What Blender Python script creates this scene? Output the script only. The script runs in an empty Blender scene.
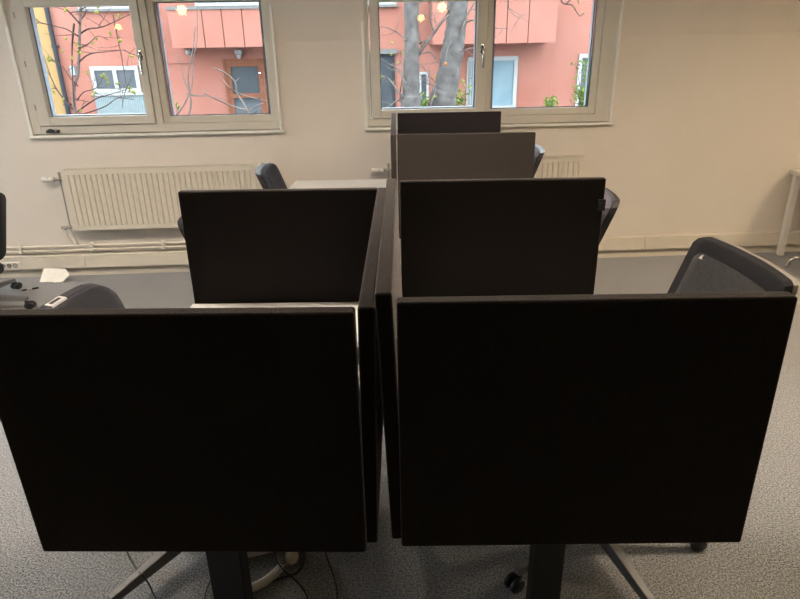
import bpy, math, random
import numpy as np
from mathutils import Vector, Matrix
PI = math.pi
scene = bpy.context.scene
col = scene.collection
random.seed(7)

# ------------------------------------------------------------------ camera
F_PX, PITCH, ROLL, YAW, CAM_Z = 622.22, .3879, .0182, .0159, 1.70
cy, sy, cp, sp, cr, sr = math.cos(YAW), math.sin(YAW), math.cos(PITCH), math.sin(PITCH), math.cos(ROLL), math.sin(ROLL)
_r = Vector((cy, sy, 0)); _d = Vector((sy*sp, -cy*sp, -cp)); FWD = Vector((-sy*cp, cy*cp, -sp))
RGT = _r*cr + _d*sr; DWN = -_r*sr + _d*cr
CAM = Vector((0, 0, CAM_Z))
cam_d = bpy.data.cameras.new('camera'); cam = bpy.data.objects.new('camera', cam_d); col.objects.link(cam)
cam_d.sensor_fit = 'HORIZONTAL'; cam_d.sensor_width = 36; cam_d.lens = F_PX*36/800
cam_d.clip_start = .05; cam_d.clip_end = 200
m3 = Matrix((RGT, -DWN, -FWD)).transposed()
cam.matrix_world = Matrix.Translation(CAM) @ m3.to_4x4()
scene.camera = cam

def ray(u, v): return FWD + RGT*((u-400)/F_PX) + DWN*((v-299.5)/F_PX)
def at_z(u, v, z): d = ray(u, v); return CAM + d*((z-CAM_Z)/d.z)
def at_y(u, v, y): d = ray(u, v); return CAM + d*(y/d.y)

# window wall frame: s along the wall, off into the room, z up
WY, PHI = 4.9496, .062
WO = Vector((0, WY, 0)); WE = Vector((math.cos(PHI), math.sin(PHI), 0)); WN = Vector((math.sin(PHI), -math.cos(PHI), 0))
WM = Matrix((( WE.x, -WN.x, 0, 0), (WE.y, -WN.y, 0, WY), (0, 0, 1, 0), (0, 0, 0, 1)))   # local (s, -off, z)
def wl(u, v, off=0):
    d = ray(u, v); t = ((WO + WN*off - CAM) @ WN)/(d @ WN); P = CAM + d*t
    return ((P-WO) @ WE, P.z)
def wp(s, off, z): return WO + WE*s + WN*off + Vector((0, 0, z))

# ------------------------------------------------------------------ materials
def mat(name, c, rough=.6, metal=0, var=.06, scale=8, bump=0, bscale=120, sheen=0, c2=None, spec=.5, emit=None, es=0, coat=0, detail=4):
    m = bpy.data.materials.new(name); m.use_nodes = True
    nt = m.node_tree; n = nt.nodes; L = nt.links; b = n['Principled BSDF']
    tc = n.new('ShaderNodeTexCoord')
    nz = n.new('ShaderNodeTexNoise'); nz.inputs['Scale'].default_value = scale; nz.inputs['Detail'].default_value = detail
    L.new(tc.outputs['Object'], nz.inputs['Vector'])
    rp = n.new('ShaderNodeValToRGB')
    if c2 is None:
        a = [max(0, x*(1-var)) for x in c]; d = [min(1, x*(1+var)) for x in c]
    else: a, d = c, c2
    rp.color_ramp.elements[0].position = .3; rp.color_ramp.elements[1].position = .7
    rp.color_ramp.elements[0].color = (*a, 1); rp.color_ramp.elements[1].color = (*d, 1)
    L.new(nz.outputs['Fac'], rp.inputs['Fac']); L.new(rp.outputs['Color'], b.inputs['Base Color'])
    b.inputs['Roughness'].default_value = rough; b.inputs['Metallic'].default_value = metal
    b.inputs['Specular IOR Level'].default_value = spec
    if sheen:
        b.inputs['Sheen Weight'].default_value = sheen; b.inputs['Sheen Roughness'].default_value = .3
        b.inputs['Sheen Tint'].default_value = (1, .92, .88, 1)
    if coat: b.inputs['Coat Weight'].default_value = coat
    if bump:
        n2 = n.new('ShaderNodeTexNoise'); n2.inputs['Scale'].default_value = bscale; n2.inputs['Detail'].default_value = 3
        L.new(tc.outputs['Object'], n2.inputs['Vector'])
        bp = n.new('ShaderNodeBump'); bp.inputs['Strength'].default_value = bump; bp.inputs['Distance'].default_value = .004
        L.new(n2.outputs['Fac'], bp.inputs['Height']); L.new(bp.outputs['Normal'], b.inputs['Normal'])
    if emit:
        b.inputs['Emission Color'].default_value = (*emit, 1); b.inputs['Emission Strength'].default_value = es
    return m

M = {}
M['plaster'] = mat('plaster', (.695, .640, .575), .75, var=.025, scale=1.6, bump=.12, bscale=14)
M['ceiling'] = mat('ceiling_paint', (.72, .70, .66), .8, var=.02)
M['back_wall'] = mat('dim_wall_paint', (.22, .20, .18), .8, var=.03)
M['white_paint'] = mat('white_gloss_paint', (.71, .65, .55), .4, var=.02, scale=3)
M['window_paint'] = mat('cream_window_paint', (.60, .57, .50), .4, var=.02, scale=3)
M['sill_paint'] = mat('sill_paint', (.80, .78, .74), .4, var=.02)
M['radiator'] = mat('radiator_enamel', (.67, .62, .53), .35, var=.015, scale=4)
M['radiator_slot'] = mat('radiator_dark_slot', (.10, .09, .08), .7)
M['fabric'] = mat('black_felt_fabric', (.016, .013, .0123), .95, var=.25, scale=260, bump=.5, bscale=420, sheen=.48, spec=.1)
M['fabric_taupe'] = mat('dark_taupe_fabric', (.030, .0245, .022), .85, var=.06, scale=90, bump=.1, bscale=300, sheen=.1, spec=.2)
M['fabric_old'] = mat('smooth_dark_fabric', (.022, .0185, .021), .85, var=.06, scale=90, bump=.1, bscale=300, sheen=.1, spec=.2)
M['desk_white'] = mat('white_desktop_laminate', (.78, .78, .76), .35, var=.015)
M['desk_edge'] = mat('birch_edge', (.70, .62, .45), .5, var=.06, scale=20)
M['black_metal'] = mat('black_powder_coat', (.008, .008, .009), .5, var=.1, scale=40)
M['chrome'] = mat('chrome', (.75, .75, .75), .18, metal=1, var=.02)
M['brass_dull'] = mat('dull_nickel', (.42, .38, .33), .35, metal=1, var=.05)
M['black_plastic'] = mat('black_plastic', (.015, .015, .017), .45, var=.1, scale=30)
M['grey_arm'] = mat('grey_nylon', (.15, .15, .15), .4, var=.1, scale=30)
M['chair_fabric'] = mat('charcoal_chair_fabric', (.040, .041, .050), .85, var=.15, scale=160, bump=.3, bscale=400, sheen=.15, spec=.2)
M['chair_mesh'] = mat('grey_chair_mesh', (.040, .040, .044), .75, var=.15, scale=60, bump=.3, bscale=500, sheen=.12, spec=.25)
M['chair_rim'] = mat('anthracite_rim', (.020, .020, .024), .85, spec=.12, var=.1, scale=40)
M['chair_shell'] = mat('grey_beige_shell', (.20, .185, .165), .5, var=.06, scale=30)
M['lilac'] = mat('blue_grey_chair_fabric', (.092, .088, .118), .85, var=.08, scale=120, bump=.25, bscale=380, sheen=.03, spec=.2)
M['slate'] = mat('slate_blue_chair_fabric', (.028, .031, .046), .85, var=.12, scale=120, bump=.25, bscale=380, sheen=.04, spec=.2)
M['paper'] = mat('paper', (.80, .76, .66), .8, var=.05, scale=25)
M['white_plastic'] = mat('white_plastic', (.78, .74, .68), .45, var=.03)
M['cream_plastic'] = mat('cream_plastic', (.66, .58, .45), .5, var=.05)
M['socket_dark'] = mat('socket_shade', (.16, .14, .12), .6)
M['silver'] = mat('silver_label', (.75, .75, .76), .35, var=.03)
M['dark_label'] = mat('dark_label', (.02, .018, .03), .5)
M['gasket'] = mat('dark_blue_gasket', (.02, .025, .06), .5)
M['spacer'] = mat('aluminium_spacer', (.20, .245, .29), .4, metal=.3, var=.05)
# outside
M['stucco'] = mat('pink_stucco', (0.1319, 0.0517, 0.0382), .9, scale=.9, c2=(0.1530, 0.0707, 0.0554), bump=.3, bscale=60, detail=8, spec=0.02)
M['stucco_light'] = mat('salmon_stucco', (0.1340, 0.0575, 0.0440), .9, scale=1.1, c2=(0.1435, 0.0658, 0.0517), bump=.2, bscale=60, detail=8, spec=0.02)
M['cream_wall'] = mat('cream_render', (0.1454, 0.0899, 0.0403), .9, scale=1, c2=(0.1530, 0.0994, 0.0459), bump=.2, bscale=60, spec=0.02)
M['seam'] = mat('seam_shadow_paint', (0.0804, 0.0287, 0.0211), .8, spec=0.02)
M['pipe_grey'] = mat('grey_zinc', (0.0190, 0.0199, 0.0229), .5, metal=.2, spec=0.02)
M['white_frame'] = mat('white_window_frame', (0.1530, 0.1549, 0.1530), .5, var=.03, spec=0.02)
M['pale_blue'] = mat('pale_blue_panel', (0.1187, 0.1416, 0.1454), .6, var=.05, spec=0.02)
M['glass_dark'] = mat('dark_window_glass', (0.0190, 0.0229, 0.0269), .08, scale=2, c2=(0.0326, 0.0364, 0.0403), spec=.12)
M['glass_blue'] = mat('blue_window_glass', (0.0517, 0.0842, 0.1032), .12, scale=1.5, c2=(0.0957, 0.1261, 0.1377), spec=.12)
M['wood_orange'] = mat('orange_brown_wood', (.090, .036, .022), .5, var=.2, scale=12, spec=0.02)
M['concrete'] = mat('concrete_sill', (0.0688, 0.0670, 0.0649), .8, spec=0.02)
M['bark'] = mat('grey_bark', (.034, .031, .030), .9, scale=9, c2=(.070, .065, .062), bump=1, bscale=30, detail=10, spec=0.02)
M['twig'] = mat('pale_twig', (0.0649, 0.0536, 0.0479), .8, var=.25, scale=12, spec=0.02)
M['twig_dark'] = mat('dark_twig', (0.0326, 0.0211, 0.0190), .8, var=.25, scale=12, spec=0.02)
M['bud'] = mat('yellow_green_bud', (0.0957, 0.0994, 0.0229), .7, var=.2, scale=30, spec=0.02)
M['leaf'] = mat('fresh_leaf', (0.0382, 0.0688, 0.0134), .7, scale=14, c2=(0.0804, 0.0994, 0.0248), spec=0.02)
M['leaf_orange'] = mat('orange_seed_ball', (0.1435, 0.0536, 0.0134), .6, var=.2, scale=30, spec=0.02)
M['asphalt'] = mat('asphalt', (0.0382, 0.0382, 0.0382), .9, var=.2, scale=20, spec=0.02)

def carpet():
    m = bpy.data.materials.new('grey_carpet'); m.use_nodes = True
    nt = m.node_tree; n = nt.nodes; L = nt.links; b = n['Principled BSDF']
    tc = n.new('ShaderNodeTexCoord')
    a = n.new('ShaderNodeTexNoise'); a.inputs['Scale'].default_value = 150; a.inputs['Detail'].default_value = 5; a.inputs['Roughness'].default_value = .8
    c = n.new('ShaderNodeTexVoronoi'); c.inputs['Scale'].default_value = 260
    g = n.new('ShaderNodeTexNoise'); g.inputs['Scale'].default_value = 1.3; g.inputs['Detail'].default_value = 3
    for x in (a, c, g): L.new(tc.outputs['Object'], x.inputs['Vector'])
    r1 = n.new('ShaderNodeValToRGB'); e = r1.color_ramp.elements
    e[0].position = .42; e[0].color = (.06, .062, .066, 1); e[1].position = .60; e[1].color = (.60, .60, .605, 1)
    L.new(a.outputs['Fac'], r1.inputs['Fac'])
    mx = n.new('ShaderNodeMixRGB'); mx.blend_type = 'MULTIPLY'; mx.inputs['Fac'].default_value = .45
    r2 = n.new('ShaderNodeValToRGB'); r2.color_ramp.elements[0].color = (1.2, 1.2, 1.2, 1); r2.color_ramp.elements[1].color = (.45, .45, .45, 1)
    L.new(c.outputs['Distance'], r2.inputs['Fac']); L.new(r1.outputs['Color'], mx.inputs['Color1']); L.new(r2.outputs['Color'], mx.inputs['Color2'])
    mx2 = n.new('ShaderNodeMixRGB'); mx2.blend_type = 'MULTIPLY'; mx2.inputs['Fac'].default_value = .25
    L.new(mx.outputs['Color'], mx2.inputs['Color1']); L.new(g.outputs['Fac'], mx2.inputs['Color2'])
    L.new(mx2.outputs['Color'], b.inputs['Base Color'])
    b.inputs['Roughness'].default_value = .62; b.inputs['Specular IOR Level'].default_value = .4
    b.inputs['Sheen Weight'].default_value = .35; b.inputs['Sheen Roughness'].default_value = .4
    bp = n.new('ShaderNodeBump'); bp.inputs['Strength'].default_value = .9; bp.inputs['Distance'].default_value = .006
    L.new(a.outputs['Fac'], bp.inputs['Height']); L.new(bp.outputs['Normal'], b.inputs['Normal'])
    return m
M['carpet'] = carpet()

def pane_mat():
    m = bpy.data.materials.new('clear_window_pane'); m.use_nodes = True
    nt = m.node_tree; n = nt.nodes; L = nt.links
    for x in list(n): n.remove(x)
    o = n.new('ShaderNodeOutputMaterial'); mx = n.new('ShaderNodeMixShader'); t = n.new('ShaderNodeBsdfTransparent'); g = n.new('ShaderNodeBsdfGlossy')
    t.inputs['Color'].default_value = (.96, .98, .98, 1); g.inputs['Roughness'].default_value = .03
    f = n.new('ShaderNodeFresnel'); f.inputs['IOR'].default_value = 1.5
    L.new(f.outputs['Fac'], mx.inputs['Fac']); L.new(t.outputs['BSDF'], mx.inputs[1]); L.new(g.outputs['BSDF'], mx.inputs[2])
    L.new(mx.outputs['Shader'], o.inputs['Surface'])
    return m
M['pane'] = pane_mat()
def emit_mat(name, c, s):
    m = bpy.data.materials.new(name); m.use_nodes = True
    n = m.node_tree.nodes; b = n['Principled BSDF']
    b.inputs['Base Color'].default_value = (*c, 1); b.inputs['Emission Color'].default_value = (*c, 1); b.inputs['Emission Strength'].default_value = s
    return m

# ------------------------------------------------------------------ mesh builder
class MB:
    def __init__(s, T=None): s.v = []; s.f = []; s.T = T or Matrix(); s.sm = []
    def add(s, vs, fs, smooth=False):
        k = len(s.v); s.v += [s.T @ Vector(p) for p in vs]
        for f in fs: s.f.append([i+k for i in f]); s.sm.append(smooth)
    def box(s, x0, x1, y0, y1, z0, z1):
        vs = [(x, y, z) for z in (z0, z1) for y in (y0, y1) for x in (x0, x1)]
        s.add(vs, [(0, 2, 3, 1), (4, 5, 7, 6), (0, 1, 5, 4), (2, 6, 7, 3), (0, 4, 6, 2), (1, 3, 7, 5)])
        return s
    def hexa(s, bot, top):       # two quads of four points
        s.add(list(bot)+list(top), [(3, 2, 1, 0), (4, 5, 6, 7), (0, 1, 5, 4), (1, 2, 6, 5), (2, 3, 7, 6), (3, 0, 4, 7)]); return s
    def tube(s, pts, r, n=10, cap=True):
        pts = [Vector(p) for p in pts]; rs = r if isinstance(r, (list, tuple)) else [r]*len(pts)
        vs = []; prev = None
        for i, p in enumerate(pts):
            t = (pts[min(i+1, len(pts)-1)] - pts[max(i-1, 0)]).normalized()
            a = prev if prev is not None else (Vector((0, 0, 1)) if abs(t.z) < .9 else Vector((1, 0, 0)))
            u = (a - t*(a @ t)).normalized(); prev = u; w = t.cross(u)
            for k in range(n):
                q = 2*PI*k/n; vs.append(p + (u*math.cos(q) + w*math.sin(q))*rs[i])
        fs = []
        for i in range(len(pts)-1):
            for k in range(n):
                k2 = (k+1) % n; fs.append((i*n+k, i*n+k2, (i+1)*n+k2, (i+1)*n+k))
        s.add(vs, fs, True)
        if cap: s.add(vs[:n], [tuple(range(n-1, -1, -1))]); s.add(vs[-n:], [tuple(range(n))])
        return s
    def prism(s, poly, fn, d0, d1):     # poly of 2-D points, fn(a, b, d) -> point
        n = len(poly); vs = [fn(a, b, d0) for a, b in poly] + [fn(a, b, d1) for a, b in poly]
        s.add(vs, [tuple(range(n)), tuple(range(2*n-1, n-1, -1))] + [(i, n+i, n+(i+1) % n, (i+1) % n) for i in range(n)]); return s
    def ball(s, c, r, nu=12, nv=8, sc=(1, 1, 1)):
        c = Vector(c); vs = [c+Vector((0, 0, r*sc[2]))]
        for j in range(1, nv):
            for i in range(nu):
                a = PI*j/nv; b = 2*PI*i/nu
                vs.append(c+Vector((r*sc[0]*math.sin(a)*math.cos(b), r*sc[1]*math.sin(a)*math.sin(b), r*sc[2]*math.cos(a))))
        vs.append(c-Vector((0, 0, r*sc[2]))); fs = []
        for i in range(nu): fs.append((0, 1+i, 1+(i+1) % nu)); fs.append((len(vs)-1, 1+(nv-2)*nu+(i+1) % nu, 1+(nv-2)*nu+i))
        for j in range(nv-2):
            for i in range(nu):
                a = 1+j*nu+i; b = 1+j*nu+(i+1) % nu; fs.append((a, a+nu, b+nu, b))
        s.add(vs, fs, True); return s
    def lathe(s, prof, c=(0, 0, 0), n=20):   # (r, z) profile
        vs = []; fs = []
        for r, z in prof:
            for k in range(n): vs.append((c[0]+r*math.cos(2*PI*k/n), c[1]+r*math.sin(2*PI*k/n), c[2]+z))
        for i in range(len(prof)-1):
            for k in range(n): fs.append((i*n+k, i*n+(k+1) % n, (i+1)*n+(k+1) % n, (i+1)*n+k))
        s.add(vs, fs, True); s.add(vs[:n], [tuple(range(n-1, -1, -1))]); s.add(vs[-n:], [tuple(range(n))]); return s

def tag(o, label=None, cat=None, group=None, kind=None):
    if label: o['label'] = label
    if cat: o['category'] = cat
    if group: o['group'] = group
    if kind: o['kind'] = kind
    return o
def empty(name, loc=(0, 0, 0), rz=0):
    o = bpy.data.objects.new(name, None); col.objects.link(o); o.location = loc; o.rotation_euler = (0, 0, rz); o.empty_display_size = .1
    return o
def root_matrix(o):
    m = Matrix.LocRotScale(o.location, o.rotation_euler, o.scale)
    if o.parent: m = root_matrix(o.parent) @ o.matrix_parent_inverse @ m
    return m
def obj(name, mb, material, parent=None, bevel=0, seg=2):
    if not mb.v: return None
    vs = mb.v
    lo = Vector((min(p.x for p in vs), min(p.y for p in vs), min(p.z for p in vs))); hi = Vector((max(p.x for p in vs), max(p.y for p in vs), max(p.z for p in vs)))
    c = Vector(((lo.x+hi.x)/2, (lo.y+hi.y)/2, lo.z))
    me = bpy.data.meshes.new(name); me.from_pydata([p-c for p in vs], [], mb.f)
    for p, sm in zip(me.polygons, mb.sm): p.use_smooth = sm or bevel > 0
    me.materials.append(material)
    o = bpy.data.objects.new(name, me); col.objects.link(o)
    o.location = c
    if parent is not None:
        o.parent = parent; o.matrix_parent_inverse = root_matrix(parent).inverted()
    if bevel:
        b = o.modifiers.new('bevel', 'BEVEL'); b.width = bevel; b.segments = seg; b.limit_method = 'ANGLE'; b.angle_limit = .6; b.harden_normals = True
    return o
def children(o): return [c for c in bpy.data.objects if c.parent == o]
def copy_tree(o, parent=None):
    c = o.copy(); col.objects.link(c); c.parent = parent
    for ch in children(o): copy_tree(ch, c)
    return c
def wmb(): return MB(WM)
def wb(mb, s0, s1, z0, z1, o0, o1): return mb.box(s0, s1, -o1, -o0, z0, z1)

# ------------------------------------------------------------------ room shell
XL, XR, YB, ZC = -6.2, 5.6, -7.6, 2.95
def lean(z): return 0 if z <= 1.74 else min((z-1.74)/.36, 1)*.045
SB = [-6.6, -2.81, -.972, -.302, 1.572, 6.2]; ZB = [0, 1.118, 1.74, 2.10, ZC]
mb = wmb(); holes = {(1, 1), (1, 2), (3, 1), (3, 2)}
for i in range(5):
    for j in range(4):
        if (i, j) in holes: continue
        a, b, c, d = SB[i], SB[i+1], ZB[j], ZB[j+1]
        mb.add([(a, -lean(c), c), (b, -lean(c), c), (b, -lean(d), d), (a, -lean(d), d)], [(0, 1, 2, 3)])
        mb.add([(a, .3, c), (b, .3, c), (b, .3, d), (a, .3, d)], [(3, 2, 1, 0)])
for i in (1, 3):
    a, b = SB[i], SB[i+1]
    for s, fl in ((a, 0), (b, 1)):
        for j in (1, 2):
            q = [(s, -lean(ZB[j]), ZB[j]), (s, .3, ZB[j]), (s, .3, ZB[j+1]), (s, -lean(ZB[j+1]), ZB[j+1])]
            mb.add(q, [(0, 1, 2, 3) if not fl else (3, 2, 1, 0)])
    mb.add([(a, 0, ZB[1]), (b, 0, ZB[1]), (b, .3, ZB[1]), (a, .3, ZB[1])], [(0, 1, 2, 3)])
    mb.add([(a, -.045, ZB[3]), (b, -.045, ZB[3]), (b, .3, ZB[3]), (a, .3, ZB[3])], [(3, 2, 1, 0)])
tag(obj('wall_front', mb, M['plaster']), 'beige plaster wall with the two windows', 'wall', kind='structure')
def yw(x): return WY + math.tan(PHI)*x
mb = MB(); mb.add([(XL, YB, 0), (XR, YB, 0), (XR, yw(XR)+.2, 0), (XL, yw(XL)+.2, 0), (XL, YB, -.2), (XR, YB, -.2), (XR, yw(XR)+.2, -.2), (XL, yw(XL)+.2, -.2)],
                  [(0, 1, 2, 3), (7, 6, 5, 4), (0, 4, 5, 1), (1, 5, 6, 2), (2, 6, 7, 3), (3, 7, 4, 0)])
tag(obj('floor', mb, M['carpet']), 'grey speckled office carpet', 'floor', kind='structure')
mb = MB(); mb.add([(XL, YB, ZC), (XR, YB, ZC), (XR, yw(XR)+.2, ZC), (XL, yw(XL)+.2, ZC), (XL, YB, ZC+.2), (XR, YB, ZC+.2), (XR, yw(XR)+.2, ZC+.2), (XL, yw(XL)+.2, ZC+.2)],
                  [(3, 2, 1, 0), (4, 5, 6, 7), (1, 5, 4, 0), (2, 6, 5, 1), (3, 7, 6, 2), (0, 4, 7, 3)])
tag(obj('ceiling', mb, M['ceiling']), 'plain ceiling above the desks', 'ceiling', kind='structure')
LW = (2.15, 4.55, .95, 2.15)      # side window: y0, y1, z0, z1
mb = MB(); mb.box(XL-.2, XL, YB, LW[0], 0, ZC); mb.box(XL-.2, XL, LW[1], yw(XL), 0, ZC); mb.box(XL-.2, XL, LW[0], LW[1], 0, LW[2]); mb.box(XL-.2, XL, LW[0], LW[1], LW[3], ZC)
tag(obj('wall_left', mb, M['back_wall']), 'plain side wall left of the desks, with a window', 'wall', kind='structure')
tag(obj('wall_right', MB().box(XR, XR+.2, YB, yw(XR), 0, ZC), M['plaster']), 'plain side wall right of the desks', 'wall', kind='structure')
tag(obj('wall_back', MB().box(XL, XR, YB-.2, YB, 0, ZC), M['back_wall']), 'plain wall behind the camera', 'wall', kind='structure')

# trunking + baseboard + sockets
tr = tag(empty('trim_1', wp(0, 0, 0), PHI), 'white cable trunking with sockets running along the wall below the radiators', 'cable trunking', kind='structure')
mb = wmb()
for a, b in ((-5.6, -2.62), (-2.617, 1.98), (1.983, 5.4)): wb(mb, a, b, .075, .180, .001, .052)
obj('trunking_body', mb, M['white_paint'], tr, .004)
mb = wmb(); wb(mb, -5.6, 5.4, .176, .184, .001, .054); obj('trunking_cover', mb, M['white_paint'], tr, .002)
so = wmb(); wb(so, -3.40, -3.125, .088, .142, .05, .057); sp_ = obj('socket_plate', so, M['white_plastic'], tr, .004)
for sx in (-3.355, -3.308, -3.261, -3.214, -3.167):
    mb = wmb(); mb.T = WM @ Matrix.Translation((sx, -.057, .115)) @ Matrix.Rotation(PI/2, 4, 'X')
    mb.lathe([(.0, -.003), (.013, -.003), (.015, .002), (.018, .002), (.019, 0)][::-1], n=20)
    so = obj('socket', mb, M['socket_dark'], tr)
mb = wmb(); wb(mb, 1.99, 2.0, .095, .098, .051, .054); obj('fixing_screw', MB(WM).ball((1.96, -.053, .085), .004), M['socket_dark'], tr)
mb = wmb(); wb(mb, -5.6, 5.4, 0, .076, .0, .014)
tag(obj('baseboard_front', mb, M['white_paint'], None, .002), 'painted baseboard under the cable trunking', 'baseboard', kind='structure')

# ------------------------------------------------------------------ windows
def window(n, label, c0, c1, sash, glass1, glass2, sill, gz):
    r = tag(empty('window_%d' % n, wp((c0+c1)/2, 0, 1.12), PHI), label, 'window', kind='structure')
    zt = 2.10; z0, zs, zg, zgt, zst = 1.126, 1.187, gz, 1.990, 2.037
    mullion0, mullion1 = sash[1]+.004, glass2[0]-.046
    mb = wmb()
    wb(mb, c0, sash[0]-.006, z0, zt, -.09, .008); wb(mb, glass2[1]+.048, c1, z0, zt, -.09, .008)
    wb(mb, sash[0]-.006, glass2[1]+.048, z0, zs-.004, -.09, .008); wb(mb, sash[0]-.006, glass2[1]+.048, zst+.006, zt, -.09, .008)
    wb(mb, mullion0, mullion1, zs-.004, zst+.006, -.09, .012)
    obj('window_frame', mb, M['window_paint'], r, .004)
    mb = wmb()   # opening sash
    wb(mb, sash[0], glass1[0], zs, zst, -.05, .024); wb(mb, glass1[1], sash[1], zs, zst, -.05, .024)
    wb(mb, glass1[0], glass1[1], zs, zg, -.05, .024); wb(mb, glass1[0], glass1[1], zgt, zst, -.05, .024)
    sa = obj('sash', mb, M['window_paint'], r, .005)
    mb = wmb(); wb(mb, glass1[0], glass1[0]+.008, zg, zgt, -.085, -.032); wb(mb, glass1[1]-.008, glass1[1], zg, zgt, -.085, -.032); wb(mb, glass1[0]+.008, glass1[1]-.008, zg, zg+.008, -.085, -.032)
    obj('spacer', mb, M['spacer'], sa)
    mb = wmb(); wb(mb, glass1[0]-.01, glass1[1]+.01, zg-.01, zgt+.01, -.034, -.028); obj('pane', mb, M['pane'], sa)
    mb = wmb()   # fixed light: glazing beads
    g0, g1 = glass2; zb = 1.232; zbt = 2.012
    wb(mb, mullion1, g0, zs-.004, zst+.006, -.05, -.012); wb(mb, g1, g1+.048, zs-.004, zst+.006, -.05, -.012)
    wb(mb, g0, g1, zs-.004, zb, -.05, -.012); wb(mb, g0, g1, zbt, zst+.006, -.05, -.012)
    fb = obj('glazing_bead', mb, M['window_paint'], r, .004)
    mb = wmb(); e = .006
    wb(mb, g0, g0+e, zb, zbt, -.046, -.040); wb(mb, g1-e, g1, zb, zbt, -.046, -.040); wb(mb, g0+e, g1-e, zb, zb+e, -.046, -.040); wb(mb, g0+e, g1-e, zbt-e, zbt, -.046, -.040)
    obj('gasket', mb, M['gasket'], fb)
    mb = wmb(); wb(mb, g0+e+.002, g0+e+.014, zb, zbt, -.085, -.05); wb(mb, g1-e-.014, g1-e-.002, zb, zbt, -.085, -.05); obj('spacer', mb, M['spacer'], fb)
    mb = wmb(); wb(mb, g0, g1, zb, zbt, -.048, -.042); obj('pane', mb, M['pane'], fb)
    # casing lips at both sides, sill board
    mb = wmb(); wb(mb, c0-.018, c0+.004, 1.112, zt, -.02, .016); obj('casing', mb, M['sill_paint'], r, .003)
    mb = wmb(); wb(mb, c1-.004, c1+.014, 1.112, zt, -.02, .03); obj('casing', mb, M['sill_paint'], r, .003)
    mb = wmb(); wb(mb, sill[0], sill[1], 1.098, 1.118, -.01, .034); obj('window_sill', mb, M['sill_paint'], r, .006)
    # handle
    hs = (glass1[1]+sash[1])/2
    mb = wmb(); T0 = WM @ Matrix.Translation((hs, -.024, 1.665)) @ Matrix.Rotation(PI/2, 4, 'X') @ Matrix.Diagonal((.55, 1.25, 1, 1))
    mb.T = T0; mb.lathe([(.031, 0), (.031, .007), (.026, .010), (.0, .010)])
    h = obj('handle', mb, M['chrome'], sa)
    mb = MB(WM); mb.tube([(hs, -.03, 1.665), (hs, -.055, 1.662), (hs, -.062, 1.64), (hs+.002, -.064, 1.60), (hs+.003, -.06, 1.535)], [.009, .009, .009, .0085, .007])
    obj('lever', mb, M['chrome'], h)
    mb = MB(WM); mb.ball((hs, -.034, 1.675), .009, sc=(.8, .5, 1.6)); obj('lock_button', mb, M['dark_label'], h)
    for z in (1.94, 1.62, 1.32):
        mb = MB(WM); mb.tube([(sash[0]-.003, -.026, z-.02), (sash[0]-.003, -.026, z+.02)], .006); obj('hinge', mb, M['brass_dull'], r)
    return r
w1 = window(1, 'left window with a cream frame, onto the white framed window and brown door across', -2.815, -.966, (-2.742, -1.892), (-2.664, -1.949), (-1.792, -1.034), (-2.835, -.935), 1.247)
mb = wmb(); wb(mb, -2.705, -2.61, 1.135, 1.156, .008, .03); wb(mb, -2.69, -2.66, 1.15, 1.163, .01, .024); obj('window_stay', mb, M['black_plastic'], w1, .004)
mb = MB(WM); mb.ball((-2.63, -.031, 1.149), .006); obj('stay_screw', mb, M['chrome'], w1)
w2 = window(2, 'right window, onto the two tree trunks across the street', -.305, 1.578, (-.266, .600), (-.198, .524), (.646, 1.418), (-.325, 1.60), 1.246)

r = tag(empty('window_3', (XL, 3.35, .95)), 'window in the left side wall', 'window', kind='structure')
mb = MB(); y0, y1, z0, z1 = LW
mb.box(XL-.1, XL+.005, y0, y0+.07, z0, z1); mb.box(XL-.1, XL+.005, y1-.07, y1, z0, z1); mb.box(XL-.1, XL+.005, y0+.07, y1-.07, z0, z0+.07); mb.box(XL-.1, XL+.005, y0+.07, y1-.07, z1-.07, z1); mb.box(XL-.1, XL+.005, (y0+y1)/2-.04, (y0+y1)/2+.04, z0+.07, z1-.07)
obj('window_frame', mb, M['window_paint'], r, .004)
for a, b in ((y0+.07, (y0+y1)/2-.04), ((y0+y1)/2+.04, y1-.07)): obj('pane', MB().box(XL-.056, XL-.05, a, b, z0+.07, z1-.07), M['pane'], r)
obj('window_sill', MB().box(XL-.01, XL+.06, y0-.03, y1+.03, z0-.025, z0), M['sill_paint'], r, .005)

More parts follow.
